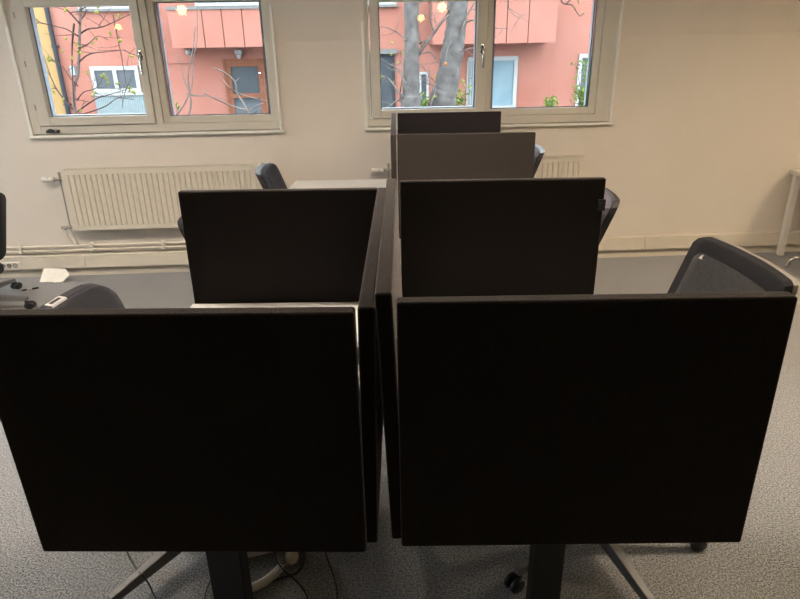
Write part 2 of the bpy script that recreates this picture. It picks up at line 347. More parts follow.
# ------------------------------------------------------------------ radiators
def radiator(label, s0, s1, valve_lower):
    r = tag(empty('radiator', wp((s0+s1)/2, .07, .4), PHI), label, 'radiator', 'white panel radiators under the windows')
    z0, z1, zt, zb_ = .398, .868, .832, .436
    mb = wmb()
    wb(mb, s0, s1, zt, z1-.004, .045, .098); wb(mb, s0, s1, z0, zb_, .045, .098)
    wb(mb, s0, s0+.03, zb_, zt, .045, .098); wb(mb, s1-.03, s1, zb_, zt, .045, .098)
    P = []; pitch = .0405; n = int((s1-s0-.06)/pitch); p = (s1-s0-.06)/n
    for i in range(n):
        a = s0+.03+i*p
        P += [(a, .098), (a+p*.34, .098), (a+p*.5, .0885), (a+p*.66, .0885), (a+p*.82, .098)]
    P.append((s1-.03, .098))
    vs = []; fs = []
    for s, o in P: vs += [(s, -o, zb_), (s, -o, zt)]
    for i in range(len(P)-1): fs.append((2*i, 2*i+2, 2*i+3, 2*i+1))
    mb.add(vs, fs)
    for i in range(n):      # sloped ends of each groove
        a = s0+.03+i*p
        for z, zz in ((zt, zt+.0), (zb_, zb_)):
            mb.add([(a+p*.34, -.098, z), (a+p*.5, -.0885, z), (a+p*.66, -.0885, z), (a+p*.82, -.098, z)], [(0, 1, 2, 3) if z == zb_ else (3, 2, 1, 0)])
    obj('front_panel', mb, M['radiator'], r)
    mb = wmb(); wb(mb, s0, s1, z0+.01, z1-.012, .012, .028); obj('rear_panel', mb, M['radiator'], r, .004)
    mb = wmb(); wb(mb, s0-.004, s0, z0+.02, z1-.002, .012, .096); obj('side_cover', mb, M['radiator'], r)
    mb = wmb(); wb(mb, s1, s1+.004, z0+.02, z1-.002, .012, .096); obj('side_cover', mb, M['radiator'], r)
    mb = wmb(); wb(mb, s0, s1, z1-.006, z1, .012, .02); wb(mb, s0, s1, z1-.006, z1, .09, .1)
    k = int((s1-s0)/.03)
    for i in range(k+1):
        s = s0 + (s1-s0)*i/k; wb(mb, max(s0, s-.011), min(s1, s+.011), z1-.006, z1, .02, .09)
    obj('top_grille', mb, M['radiator'], r)
    # thermostat valve on the left
    mb = wmb(); mb.T = WM @ Matrix.Translation((s0-.075, -.055, .797)) @ Matrix.Rotation(-PI/2, 4, 'Y')
    mb.lathe([(.014, .0), (.020, .004), (.021, .03), (.0185, .034), (.0185, .042), (.021, .046), (.021, .088), (.018, .095), (0, .095)], n=18)
    v = obj('thermostat_head', mb, M['white_plastic'], r)
    mb = MB(WM); mb.tube([(s0-.085, -.055, .797), (s0-.03, -.055, .797)], .012); mb.tube([(s0-.035, -.055, .775), (s0-.035, -.055, .84)], .009); mb.tube([(s0-.035, -.055, .797), (s0, -.055, .797)], .008)
    mb.ball((s0-.035, -.055, .838), .012)
    obj('valve_body', mb, M['brass_dull'], r)
    mb = MB(WM); mb.tube([(s0-.035, -.055, .78), (s0-.038, -.055, .42)], .0055); obj('riser_pipe', mb, M['brass_dull'], r)
    if valve_lower:
        mb = MB(WM); mb.tube([(s0-.105, -.055, .416), (s0-.02, -.055, .416)], .011); mb.ball((s0-.04, -.055, .416), .016); mb.ball((s0-.08, -.055, .405), .013); mb.tube([(s0-.02, -.055, .416), (s0+.01, -.055, .416)], .007)
        obj('lower_valve', mb, M['brass_dull'], r)
        for a, b in ((s0-.08, s0-.055), (s0-.04, s0-.028)):
            mb = MB(WM); mb.tube([(a, -.055, .405), (a, -.055, .37), (a+.012, -.05, .33), (b+.005, -.035, .275), (b+.01, -.032, .255)], .0065); obj('feed_pipe', mb, M['white_paint'], r)
    return r
radiator('wide white ribbed radiator under the left window', -2.632, -1.085, True)
radiator('white ribbed radiator under the right window, behind the far dividers', -.118, 1.385, True)
def clip(mb, s, zc):
    wb(mb, s-.012, s+.012, zc-.018, zc+.018, .001, .03)
for nm, z, lb in (('heating_pipe', .257, 'upper of the two white heating pipes along the wall'), ('heating_pipe', .222, 'lower white heating pipe, just above the cable trunking')):
    root = tag(empty(nm, wp(-2.5, .03, z), PHI), lb, 'pipe', 'heating pipes along the wall')
    mb = MB(WM); mb.tube([(-5.8, -.032, z), (-.05, -.032, z)], .0095); obj('pipe_run', mb, M['white_paint'], root)
    for s in (-3.11, -2.552, -1.985, -1.2):
        mb = wmb(); wb(mb, s-.013, s+.013, z-.014, z+.014, .001, .046); obj('pipe_clip', mb, M['white_plastic'], root, .003)

# ------------------------------------------------------------------ desks
def desk(label, x0, x1, y0, y1, z, colx, hw=.052):
    r = tag(empty('desk', ((x0+x1)/2, (y0+y1)/2, 0)), label, 'desk', 'white desks in the two rows')
    obj('tabletop', MB().box(x0, x1, y0, y1, z-.024, z), M['desk_white'], r, .003)
    for y in (y0+.31, y1-.31):
        c = obj('leg', MB().box(colx-hw, colx+hw, y-.035, y+.035, .028, z-.055), M['black_metal'], r, .006)
        obj('foot', MB().box(colx-.34, colx+.34, y-.04, y+.04, .006, .032), M['black_metal'], c, .008)
        obj('bracket', MB().box(colx-.33, colx+.33, y-.025, y+.025, z-.06, z-.0245), M['black_metal'], c, .004)
        for sx in (-.31, .31): obj('levelling_pad', MB().lathe([(.022, 0), (.022, .007)], (colx+sx, y, 0), 14), M['black_plastic'], c)
    obj('crossbar', MB().box(colx-.03, colx+.03, y0+.35, y1-.35, z-.058, z-.026), M['black_metal'], r, .003)
    return r
desk('white desk at the left front, just behind the nearest left divider', -.868, -.113, 1.1425, 2.297, .755, -.563)
desk('white desk in the middle of the left row, behind the second divider', -.865, -.115, 2.334, 3.43, .765, -.545)
desk('empty white desk at the window end of the left row, without dividers', -.838, -.148, 3.455, 4.63, .778, -.545)
desk('white desk at the right front, behind the nearest right divider', 0, .735, 1.130, 2.2785, .755, .403, .045)
desk('white desk in the middle of the right row, between its second and third dividers', -.022, .724, 2.314, 3.4746, .755, .40)
desk('white desk at the window end of the right row, before the last divider', -.0595, .69, 3.5045, 4.672, .755, .38)

# ------------------------------------------------------------------ dividers
def rounded_rect(w, h, r, n=5):
    P = []
    for cx_, cy_, a0 in ((w-r, h-r, 0), (r, h-r, PI/2), (r, r, PI), (w-r, r, 1.5*PI)):
        for k in range(n+1):
            a = a0 + PI/2*k/n; P.append((cx_+r*math.cos(a), cy_+r*math.sin(a)))
    return P
def divider(name, label, p0, direction, w, h, t, ztop, material, tilt=0, side=0, corner=.007, group='fabric desk dividers', clips=(), bev=.0065):
    # p0: near/left lower corner in plan, direction: angle of the panel's width, thickness goes to its left; tilt leans the foot along the thickness
    r = tag(empty(name, (p0[0], p0[1], ztop-h)), label, 'desk divider', group)
    T = Matrix.Translation((p0[0], p0[1], ztop)) @ Matrix.Rotation(direction, 4, 'Z') @ Matrix.Rotation(tilt, 4, 'X') @ Matrix.Rotation(side, 4, 'Y')
    mb = MB(T); mb.prism(rounded_rect(w, h, corner), lambda a, b, d: (a, d, b-h), 0, t)
    obj('fabric_panel', mb, material, r, bev, 3)
    for a, b, s in clips:        # metal clamps: along width, height below top, which face
        mb = MB(T)
        y = -.006 if s < 0 else t
        mb.box(a-.014, a+.014, y, y+.006, -b-.022, -b+.022); mb.box(a-.010, a+.010, y-.003 if s < 0 else y+.004, y+.003 if s < 0 else y+.009, -b-.012, -b+.008)
        obj('clamp', mb, M['brass_dull'] if t > .0341 or w > 1 else M['black_plastic'], r, .002)
    return r
fb = M['fabric']
divider('desk_divider', 'broad black fabric divider at the right front, beside the chair with the grey mesh back', (-.0245, 1.091), .0078, .763, .594, .036, 1.2466, fb, -.0097)
divider('desk_divider', 'black fabric divider at the left front, cut by the left edge of the photo', (-.8695, 1.107), -.0103, .763, .614, .036, 1.2235, fb, .0229)
divider('desk_divider', 'second black divider in the right row, directly behind the front right one', (-.029, 2.2792), .0017, .757, .59, .034, 1.2364, fb, clips=((.748, .098, -1),))
divider('desk_divider', 'black divider in the left row, in front of the wide left radiator', (-.8625, 2.2978), -.0013, .750, .59, .034, 1.2064, fb)
divider('desk_divider', 'brownish grey divider, third in the right row', (-.055, 3.4742), 0, .754, .59, .03, 1.2493, M['fabric_taupe'], corner=.004, bev=.004)
divider('desk_divider', 'dark divider nearest the right window, only its upper strip showing', (-.0687, 4.6723), 0, .75, .59, .03, 1.2448, M['fabric_old'], corner=.004, bev=.004)
# along the middle, between the two rows (width runs in depth)
PH = PI/2
divider('desk_divider', 'long narrow-looking black divider along the middle, left one of the leaning pair', (-.0705, 1.149), PH+.0075, 1.146, .610, .034, 1.213, fb, .019, clips=((.055, .130, 1),), corner=.007)
divider('desk_divider', 'black divider along the middle, right one of the leaning pair', (-.0335, 1.132), PH+.0075, 1.143, .620, .035, 1.251, fb, -.034, corner=.007, clips=((.085, .155, -1),))
divider('desk_divider', 'brown-grey divider along the middle at the window end', (-.062, 3.476), PH+.0160, 1.19, .60, .0295, 1.2460, M['fabric_taupe'], corner=.004, bev=.004)

# ------------------------------------------------------------------ chairs
def chair(label, name, hub, face, base_rot, dz, fabric, shell, rim, group, tagged=False, logo=False, bs=1.0, dx=0, inset=.028, rad=.055, sh=.036, bw=.45):
    r = tag(empty('office_chair', (hub[0], hub[1], 0), face), label, 'chair', group)
    T = Matrix.Translation((hub[0], hub[1], 0)) @ Matrix.Rotation(face, 4, 'Z')
    TB = Matrix.Translation((hub[0], hub[1], 0)) @ Matrix.Rotation(base_rot, 4, 'Z') @ Matrix.Diagonal((bs, bs, 1, 1))
    mb = MB(TB); mb.lathe([(.0, .07), (.045, .07), (.05, .085), (.048, .125), (.034, .135), (.03, .21)], n=20); obj('base_hub', mb, M['grey_arm'], r)
    for k in range(5):
        Tk = TB @ Matrix.Rotation(2*PI*k/5, 4, 'Z')
        mb = MB(Tk); mb.hexa([(.04, -.024, .078), (.04, .024, .078), (.335, .015, .062), (.335, -.015, .062)], [(.04, -.019, .128), (.04, .019, .128), (.335, .011, .088), (.335, -.011, .088)])
        a = obj('base_arm', mb, M['grey_arm'], r, .004)
        mb = MB(Tk)
        for y in (-.014, .014):
            mb.T = Tk @ Matrix.Translation((.34, y, .026)) @ Matrix.Rotation(PI/2, 4, 'X'); mb.lathe([(.0, -.009), (.022, -.009), (.026, -.005), (.026, .005), (.022, .009), (.0, .009)], n=16)
        mb.T = Tk; mb.tube([(.322, 0, .03), (.322, 0, .075)], .009); mb.box(.318, .345, -.004, .004, .02, .055)
        obj('caster', mb, M['black_plastic'], a)
    mb = MB(T); mb.tube([(0, 0, .18), (0, 0, .40+dz)], .019, 14); mb.tube([(0, 0, .12), (0, 0, .28)], .026, 14); obj('gas_column', mb, M['black_plastic'], r)
    T2 = T @ Matrix.Translation((dx, 0, dz))
    mb = MB(T2); mb.box(-.13, .12, -.08, .08, .385, .43); obj('tilt_mechanism', mb, M['black_plastic'], r, .01)
    mb = MB(T2); mb.prism([(x-.20, y-.225) for x, y in rounded_rect(.44, .45, .09, 6)], lambda a, b, d: (a, b, d - .05*max(0, a-.12)), .435, .495); obj('seat', mb, fabric, r, .018, 3)
    # backrest: curved rounded panel leaning back; local (b across, h up)
    lean_ = math.radians(21); z0, z1 = .545, 1.03; L = (z1-z0)/math.cos(lean_); w = bw
    def bp(d):
        def fn(a, b, _):
            a2 = a - w/2
            x = -.235 - b*math.sin(lean_) - d + .05*(a2/(w/2))**2 * .6
            z = z0 + b*math.cos(lean_) - d*math.sin(lean_)*-.36
            return (x, a2, z)
        return fn
    def grid_panel(d0, d1, inset, r_, mb, wfun=None):
        n = 14; rows = []
        # strip grid in b, rounded corners through per-row half width
        H = L-2*inset; W_ = w-2*inset
        for i in range(n+1):
            q = i/n; b = H*(.5-.5*math.cos(PI*q))
            e = min(b, H-b); hw = W_/2
            if e < r_: hw = W_/2 - r_ + math.sqrt(max(0, r_*r_-(r_-e)**2))
            taper = 1 - .10*(1-b/H)
            rows.append([(w/2 + hw*taper*(2*j/10-1), b+inset) for j in range(11)])
        fr, ba = bp(d0), bp(d1)
        soft = [bp(d0), bp(d0+.0012), bp(d0+.0055)]
        def ring(i, j):
            k_ = min(i, n-i, j, 10-j); return soft[2] if k_ == 0 else soft[1] if k_ == 1 else soft[0]
        vs = [ring(i, j)(a, b, 0) for i, row in enumerate(rows) for j, (a, b) in enumerate(row)] + [ba(a, b, 0) for row in rows for a, b in row]
        o = (n+1)*11; fs = []
        for i in range(n):
            for j in range(10):
                a = i*11+j; fs.append((a, a+1, a+12, a+11)); fs.append((o+a, o+a+11, o+a+12, o+a+1))
        for i in range(n): fs.append((i*11, (i+1)*11, o+(i+1)*11, o+i*11)); fs.append((i*11+10, o+i*11+10, o+(i+1)*11+10, (i+1)*11+10))
        for j in range(10): fs.append((j, o+j, o+j+1, j+1)); a = n*11+j; fs.append((a, a+1, o+a+1, o+a))
        k0 = len(mb.f); mb.add(vs, fs, True)
        for k in range(k0+n*20, len(mb.f)): mb.sm[k] = False
        return mb
    bk = obj('backrest', grid_panel(-.012, .018, 0.0, rad, MB(T2)), rim, r)
    obj('back_cushion', grid_panel(-.022, -.010, inset, rad-.01, MB(T2)), fabric, bk)
    obj('back_shell', grid_panel(.019, sh, .004, rad, MB(T2)), shell, bk)
    mb = MB(T2); mb.tube([(-.08, 0, .405), (-.24, 0, .42), (-.315, 0, .50), (-.335, 0, .62), (-.37, 0, .72)], [.026, .026, .024, .022, .018], 10); obj('back_support', mb, M['black_plastic'], r)
    if tagged:
        mb = MB(T2); f = bp(-.0255); mb.prism([(0, 0)], lambda a, b, d: (0, 0, 0), 0, 0) if 0 else None
        def patch(a0, a1, d0, d1, b0, b1):      # lies on the top edge of the back
            q = [(a0, d0), (a1, d0), (a1, d1), (a0, d1)]
            m_ = MB(T2); m_.hexa([bp(d)(a, b0, 0) for a, d in q], [bp(d)(a, b1, 0) for a, d in q]); return m_
        s_ = obj('size_label', patch(w/2-.060, w/2+.015, -.012, .012, L-.004, L+.003), M['silver'], bk); s_['label'] = 'silver label with a dark window'
        obj('label_window', patch(w/2-.047, w/2+.002, -.005, .005, L+.002, L+.0045), M['dark_label'], s_)
    if logo:
        g = bp(-.0240); g2 = bp(-.011); m_ = MB(T2)
        q = [(.076, L-.058), (.090, L-.058), (.082, L-.046)]
        m_.add([g(a, b, 0) for a, b in q] + [g2(a, b, 0) for a, b in q], [(0, 1, 2), (3, 5, 4), (0, 3, 4, 1), (1, 4, 5, 2), (2, 5, 3, 0)])
        obj('emblem', m_, M['silver'], bk)
    return r
cg = 'office chairs at the desks'
chair('charcoal office chair at the left front desk, silver label on its back', 'L', (-.766, 1.765), -.12, math.radians(-124), -.052, M['chair_fabric'], M['chair_fabric'], M['chair_fabric'], cg, tagged=True, bs=1.08, dx=.085, inset=.004, rad=.085, sh=.026, bw=.41)
chair('office chair behind the left radiator-side divider, only a corner of its back showing', 'M', (-.580, 2.87), .0, .3, -.045, M['lilac'], M['chair_rim'], M['lilac'], cg, sh=.05)
chair('slate blue office chair by the empty white desk at the window', 'F', (-.50, 4.07), .07, .7, -.05, M['slate'], M['black_plastic'], M['slate'], cg, sh=.06)
chair('grey mesh-backed office chair at the right front desk', 'R', (.655, 1.778), PI+.07, math.radians(-3), .058, M['chair_mesh'], M['chair_shell'], M['chair_rim'], cg, logo=True, bs=1.10, dx=.045, inset=.045, rad=.035, bw=.49)
chair('blue-grey office chair to the right of the second right divider', 'S', (.505, 2.965), PI, 1.0, 0, M['lilac'], M['black_plastic'], M['lilac'], cg, sh=.055, inset=.035)
chair('blue-grey office chair in front of the right radiator, peeking past the brownish divider', 'T', (.455, 4.37), PI, .4, 0, M['lilac'], M['black_plastic'], M['lilac'], cg, sh=.055, inset=.035)
chair('black office chair cut by the left edge of the photo, near the wall sockets', 'E', (-3.15, 4.05), math.radians(150), math.radians(4), -.17, M['chair_fabric'], M['black_plastic'], M['chair_rim'], cg, bs=1.3, dx=-.06)

# ------------------------------------------------------------------ right edge: white desk and cantilever chair
r = tag(empty('desk', (3.65, 4.78, 0)), 'plain white four-legged desk at the right edge, against the wall', 'desk')
x0, x1, y1 = 3.10, 4.55, 5.10; y0 = y1-.70; zt = .712
obj('tabletop', MB().box(x0, x1, y0, y1, zt-.03, zt), M['white_plastic'], r, .004)
for x in (x0+.045, x1-.045):
    for y in (y0+.045, y1-.045):
        obj('leg', MB().box(x-.024, x+.024, y-.024, y+.024, 0, zt-.03), M['white_plastic'], r, .005)
mb = MB(); mb.box(x0+.07, x1-.07, y1-.055, y1-.035, zt-.09, zt-.03); mb.box(x0+.07, x1-.07, y0+.035, y0+.055, zt-.09, zt-.03); obj('apron', mb, M['white_plastic'], r)
c = tag(empty('cantilever_chair', (3.35, 4.35, 0)), 'chair with a bent chrome foot at the right edge, under the white desk', 'chair')
fx, fy = 3.02, 4.73
for dy in (0, -.44):
    mb = MB(); y = fy+dy
    mb.tube([(fx, y, .012), (fx+.012, y-.004, .06), (fx+.04, y-.01, .085), (fx+.08, y-.02, .092), (fx+.45, y-.02, .092), (fx+.49, y-.02, .11), (fx+.50, y-.02, .42)], .0125, 12); obj('leg', mb, M['chrome'], c)
    mb = MB(); mb.lathe([(.015, 0), (.016, .02), (.013, .024)], (fx, y, 0), 14); obj('foot_cap', mb, M['chrome'], c)
obj('seat', MB().box(fx+.08, fx+.52, fy-.45, fy-.02, .42, .445), M['black_plastic'], c, .01)
mb = MB(); mb.box(fx+.50, fx+.525, fy-.43, fy-.04, .50, .85); obj('backrest', mb, M['black_plastic'], c, .01)
mb = MB()
for y in (fy-.40, fy-.07): mb.tube([(fx+.512, y, .44), (fx+.512, y, .52)], .01)
obj('back_post', mb, M['chrome'], c)

# ------------------------------------------------------------------ small things on the floor
def wal(p, d=.0): return p
A = at_z(40, 282.5, 0.002); B = at_z(62, 282, 0.002)
# torn sheet of card leaning on the wall
mb = MB(); pts_px = [(39.5, 282), (44, 268.5), (65, 268.5), (69, 274), (67, 277.5), (62.5, 282), (54, 282.6), (52, 281.8)]
foot_y = A.y; d_wall = .105
P = []
for u, v in pts_px:      # plane through the foot line leaning back on the baseboard
    d = ray(u, v); n = Vector((-.12, -.78, .62)).normalized(); t = ((A - CAM) @ n)/(d @ n); P.append(CAM+d*t)
n = Vector((-.12, -.78, .62)).normalized()
k = len(P); mb.add([p for p in P]+[p-n*.004 for p in P], [tuple(range(k-1, -1, -1)), tuple(range(k, 2*k))]+[(i, (i+1) % k, k+(i+1) % k, k+i) for i in range(k)])
tag(obj('torn_card', mb, M['paper']), 'torn white sheet of card leaning against the trunking', 'card')
p = at_z(21.5, 290.6, .006); q = at_z(38.5, 287.6, .006)
mk = tag(empty('marker_pen', (p+q)/2), 'black and white marker pen lying on the carpet left of the torn card', 'pen')
mb = MB(); mb.tube([p, p.lerp(q, .2), p.lerp(q, .22), p.lerp(q, .3)], [.004, .006, .006, .006]); mb.tube([p.lerp(q, .62), q], .0065); obj('pen_cap', mb, M['black_plastic'], mk)
mb = MB(); mb.tube([p.lerp(q, .3), p.lerp(q, .62)], .006); obj('pen_barrel', mb, M['silver'], mk)
def bez(px, z, n=8):
    pts = [at_z(u, v, z) for u, v in px]; out = []
    for i in range(len(pts)-1):
        p0, p1, p2, p3 = pts[max(i-1, 0)], pts[i], pts[i+1], pts[min(i+2, len(pts)-1)]
        for k in range(n):
            t = k/n; out.append(.5*((2*p1)+(-p0+p2)*t+(2*p0-5*p1+4*p2-p3)*t*t+(-p0+3*p1-3*p2+p3)*t**3))
    return out+[pts[-1]]
# white flexible cable sleeve
mb = MB(); mb.tube(bez([(236, 596), (249, 589), (262, 583), (273, 575), (281, 567)], .017), .0155, 12)
tag(obj('cable_sleeve', mb, M['white_plastic']), 'curved white cable sleeve on the carpet beside the left desk leg', 'cable sleeve')
mb = MB(); mb.tube(bez([(281, 567), (286, 564), (290, 560)], .014), .0035, 8)
fl = mb
pl = tag(empty('power_plug', at_z(292, 560, 0)), 'cream power plug lying on the carpet near the white sleeve', 'plug')
c0 = at_z(292, 557, .026); mb = MB(); mb.ball(c0, .024, sc=(1.0, 1.15, 1.0)); mb.tube([c0, c0+Vector((-.02, .05, -.004))], [.02, .017], 12); obj('plug_body', mb, M['cream_plastic'], pl)
obj('plug_cord', fl, M['cream_plastic'], pl)
mb = MB(); a_ = at_z(292, 553, .03)
for dx in (-.009, .009): mb.tube([c0+Vector((-.02+dx, .05, -.004)), c0+Vector((-.035+dx, .085, -.006))], .0025, 8)
obj('plug_pin', mb, M['brass_dull'], pl)
p = at_z(225, 560, .0); mb = MB(Matrix.Translation((-.52, 1.765, 0)) @ Matrix.Rotation(.30, 4, 'Z')); mb.box(-.17, .10, -.028, .028, .0, .035)
ps = tag(empty('power_strip', (-.52, 1.765, 0)), 'white power strip on the floor behind the left desk leg', 'power strip')
obj('strip_body', mb, M['white_plastic'], ps, .006)
for k in (-.12, -.06, 0):
    mb = MB(Matrix.Translation((-.52, 1.765, 0)) @ Matrix.Rotation(.30, 4, 'Z')); mb.lathe([(.018, .0335), (.018, .0352)], (k, 0, 0), 16)
    obj('strip_socket', mb, M['socket_dark'], ps)
cabs = [([(126, 548), (129, 556), (136, 568), (143, 576), (150, 586), (157, 602)], 'black cable crossing the chair base arm at the left', .005),
        ([(274, 546), (277, 560), (284, 570), (297, 582), (305, 592), (309, 604)], 'black cable passing over the end of the white sleeve', .0055),
        ([(324, 546), (327, 558), (332, 572), (337, 590), (336, 603)], 'black cable between the white sleeve and the gap of the two rows', .005),
        ([(303, 550), (304, 560), (298, 572), (285, 577), (270, 582)], 'black cable looping around the cream plug', .006),
        ([(204, 604), (206, 592), (211, 580), (219, 572), (228, 566)], 'thin dark cable curling left of the left desk leg', .0035)]
for i, (px, lb, rr) in enumerate(cabs):
    zz = rr + (.098 if i == 0 else 0)
    mb = MB()
    P = bez(px, rr+.001)
    if i == 0:   # lifts over the chair base arm
        P = [p+Vector((0, 0, 0)) for p in P]
        n_ = len(P)
        a_, b_ = at_z(143, 576, .118), None
        P2 = []
        for k, p in enumerate(P):
            t = k/(n_-1); h = .112*math.exp(-((t-.56)/.17)**2)
            s_ = (CAM_Z-(p.z+h))/(CAM_Z-p.z); P2.append(CAM+(p-CAM)*s_)
        P = P2
    if i == 1:
        n_ = len(P); P = [CAM+(p-CAM)*((CAM_Z-(p.z+.030*math.exp(-((k/(n_-1)-.32)/.2)**2)))/(CAM_Z-p.z)) for k, p in enumerate(P)]
    mb.tube(P, rr*.62, 8)
    tag(obj('power_cable', mb, M['black_plastic']), lb, 'cable', 'loose black cables under the left desk')

# ------------------------------------------------------------------ outside
FD = 10.0       # facade distance behind the wall
ground = MB(WM).box(-22, 22, .4, 14, -1.2, -1.0)
tag(obj('ground', ground, M['asphalt']), 'paved yard between the two buildings', 'ground', kind='structure')
bd = tag(empty('building', wp(0, -FD, -1.0), PHI), 'salmon pink stuccoed building across the yard, with two bays', 'building')
def fpt(u, v, d=FD): return wl(u, v, -d)
obj('facade_wall', MB(WM).box(-7.04, 14, FD, FD+.4, -1.0, 5.8), M['stucco'], bd)
def fwin(name, px0, px1, vtop, vbot, glass, frame='white_frame', fwid=.07, mull=(), depth=FD, rail=(), proud=.04, x0=None, x1=None, zt=None, zb=None, parent=None):
    s0, zt_ = fpt(px0, vtop, depth); s1, _ = fpt(px1, vtop, depth); _, zb_ = fpt(px0, vbot, depth)
    if x0 is not None: s0 = x0
    if x1 is not None: s1 = x1
    if zt is not None: zt_ = zt
    if zb is not None: zb_ = zb
    mb = wmb(); o0, o1 = -depth+.001, -depth+proud
    wb(mb, s0, s0+fwid, zb_, zt_, o0, o1); wb(mb, s1-fwid, s1, zb_, zt_, o0, o1); wb(mb, s0+fwid, s1-fwid, zt_-fwid, zt_, o0, o1); wb(mb, s0+fwid, s1-fwid, zb_, zb_+fwid, o0, o1)
    for q in mull: wb(mb, s0+(s1-s0)*q-fwid*.5, s0+(s1-s0)*q+fwid*.5, zb_+fwid, zt_-fwid, o0, o1)
    for q in rail: wb(mb, s0+fwid, s1-fwid, zb_+(zt_-zb_)*q-fwid*.5, zb_+(zt_-zb_)*q+fwid*.5, o0, o1)
    w = obj(name, mb, M[frame], parent or bd)
    mb = wmb(); wb(mb, s0+fwid*.5, s1-fwid*.5, zb_+fwid*.5, zt_-fwid*.5, o0, o0+.015); obj('window_glass', mb, M[glass], w)
    return (s0, s1, zb_, zt_, w)
# left bay and right bay: boxes of panels with open seams
def bay(s0, s1, seams, zb, zt, name='bay'):
    dep = .8; mb = wmb(); wb(mb, s0+.02, s1-.02, zb+.02, zt-.01, -FD, -FD+dep-.03)
    b = obj('bay_core', mb, M['seam'], bd)
    mb = wmb(); xs = [s0]+list(seams)+[s1]; g = .009
    for i in range(len(xs)-1): wb(mb, xs[i]+(g if i else 0), xs[i+1]-(g if i < len(xs)-2 else 0), zb, zt, -FD+dep-.06, -FD+dep)
    wb(mb, s0, s0+.05, zb, zt, -FD, -FD+dep-.06); wb(mb, s1-.05, s1, zb, zt, -FD, -FD+dep-.06); wb(mb, s0+.05, s1-.05, zb, zb+.05, -FD, -FD+dep-.06)
    obj('bay_cladding', mb, M['stucco_light'], bd)
    mb = wmb(); wb(mb, s0-.02, s1+.02, zt, zt+.06, -FD, -FD+dep+.03); obj('bay_ledge', mb, M['concrete'], bd)
    return dep
bay(-4.29, .20, (-3.64, -3.22, -2.79, -2.3, -1.8, -1.3, -.8, -.3), 1.72, 2.40) if False else None
bay(-4.28, -1.2, (-3.60, -3.20, -2.79, -2.2, -1.7), 1.72, 2.44)
bay(1.13, 3.76, (1.62, 2.17, 2.70, 3.16), 1.70, 2.56)
fwin('bay_window', 0, 0, 0, 0, 'glass_dark', x0=-3.70, x1=-1.3, zb=2.50, zt=3.5, depth=FD-.8, mull=(.19, .38, .6, .8), fwid=.06)
fwin('bay_window', 0, 0, 0, 0, 'glass_dark', x0=1.3, x1=3.3, zb=2.62, zt=3.6, depth=FD-.8, mull=(.33, .66), fwid=.06)
t = fwin('upper_window', 0, 0, 0, 0, 'glass_dark', x0=-6.35, x1=-4.75, zb=2.52, zt=3.6, mull=(.33, .66), fwid=.08)
mb = wmb(); wb(mb, -6.4, -4.7, 2.47, 2.52, -FD, -FD+.1); obj('window_ledge', mb, M['concrete'], bd)
fwin('upper_window', 0, 0, 0, 0, 'glass_dark', x0=-.62, x1=.42, zb=2.52, zt=3.6, mull=(.6,), fwid=.09)
mb = wmb(); wb(mb, -.66, .46, 2.47, 2.52, -FD, -FD+.1); obj('window_ledge', mb, M['concrete'], bd)
fwin('upper_window', 0, 0, 0, 0, 'glass_dark', x0=4.95, x1=6.2, zb=2.52, zt=3.6, mull=(.5,), fwid=.08)
mb = wmb(); wb(mb, 4.85, 6.25, 2.45, 2.52, -FD, -FD+.1); obj('window_ledge', mb, M['concrete'], bd)
# ground floor, left window view
s0, s1, zb, zt, w = fwin('ground_window', 90, 138, 66.5, 93, 'glass_dark', mull=(.5,), fwid=.085, proud=.05)
mb = wmb(); wb(mb, s0, s1+.02, .28, zb-.005, -FD, -FD+.045)
k = 26
for i in range(k): s = s0+(s1-s0)*i/(k-1); wb(mb, s-.006, s+.006, .3, zb-.06, -FD+.045, -FD+.06)
obj('ribbed_panel', mb, M['pale_blue'], bd)
mb = wmb(); wb(mb, s0-.04, s1+.05, zb-.06, zb-.005, -FD, -FD+.09); obj('window_ledge', mb, M['white_frame'], bd)
s0, s1, zb, zt, w = fwin('house_door', 225.5, 262, 62, 116, 'glass_dark', frame='wood_orange', fwid=.10, rail=(.67, .42), zb=-.75, proud=.05)
mb = wmb(); wb(mb, s0-.05, s0, -.8, zt+.06, -FD, -FD+.07); wb(mb, s1, s1+.05, -.8, zt+.06, -FD, -FD+.07); wb(mb, s0-.05, s1+.05, zt, zt+.05, -FD, -FD+.075); obj('door_surround', mb, M['wood_orange'], w)
mb = MB(WM); hz = .83; mb.ball((s1-.06, FD-.07, 1.18), .03); obj('door_knob', mb, M['chrome'], w)
mb = wmb(); s_, z_ = fpt(239.5, 54); wb(mb, s_-.075, s_+.075, z_-.01, z_+.09, -FD, -FD+.16)
lp = obj('wall_lamp', mb, M['white_frame'], bd, .01)
mb = MB(WM); mb.ball((s_, FD-.1, z_-.04), .055); obj('lamp_globe', mb, M['white_frame'], lp)
mb = MB(WM); s_, z_ = fpt(189.5, 52); mb.ball((s_, FD-.09, z_), .065); mb.tube([(s_, FD, z_), (s_, FD-.09, z_)], .02); obj('wall_lamp', mb, M['white_frame'], bd)
mb = MB(WM); s_, z_ = fpt(74, 70.5); mb.box(s_-.05, s_+.05, FD-.09, FD, z_-.1, z_+.1); obj('meter_box', mb, M['pale_blue'], bd, .01)
mb = MB(WM); a = fpt(160, 63.5); mb.tube([(a[0], FD-.02, a[1]), (a[0]+.75, FD-.02, a[1])], .012); obj('wall_conduit', mb, M['stucco_light'], bd)
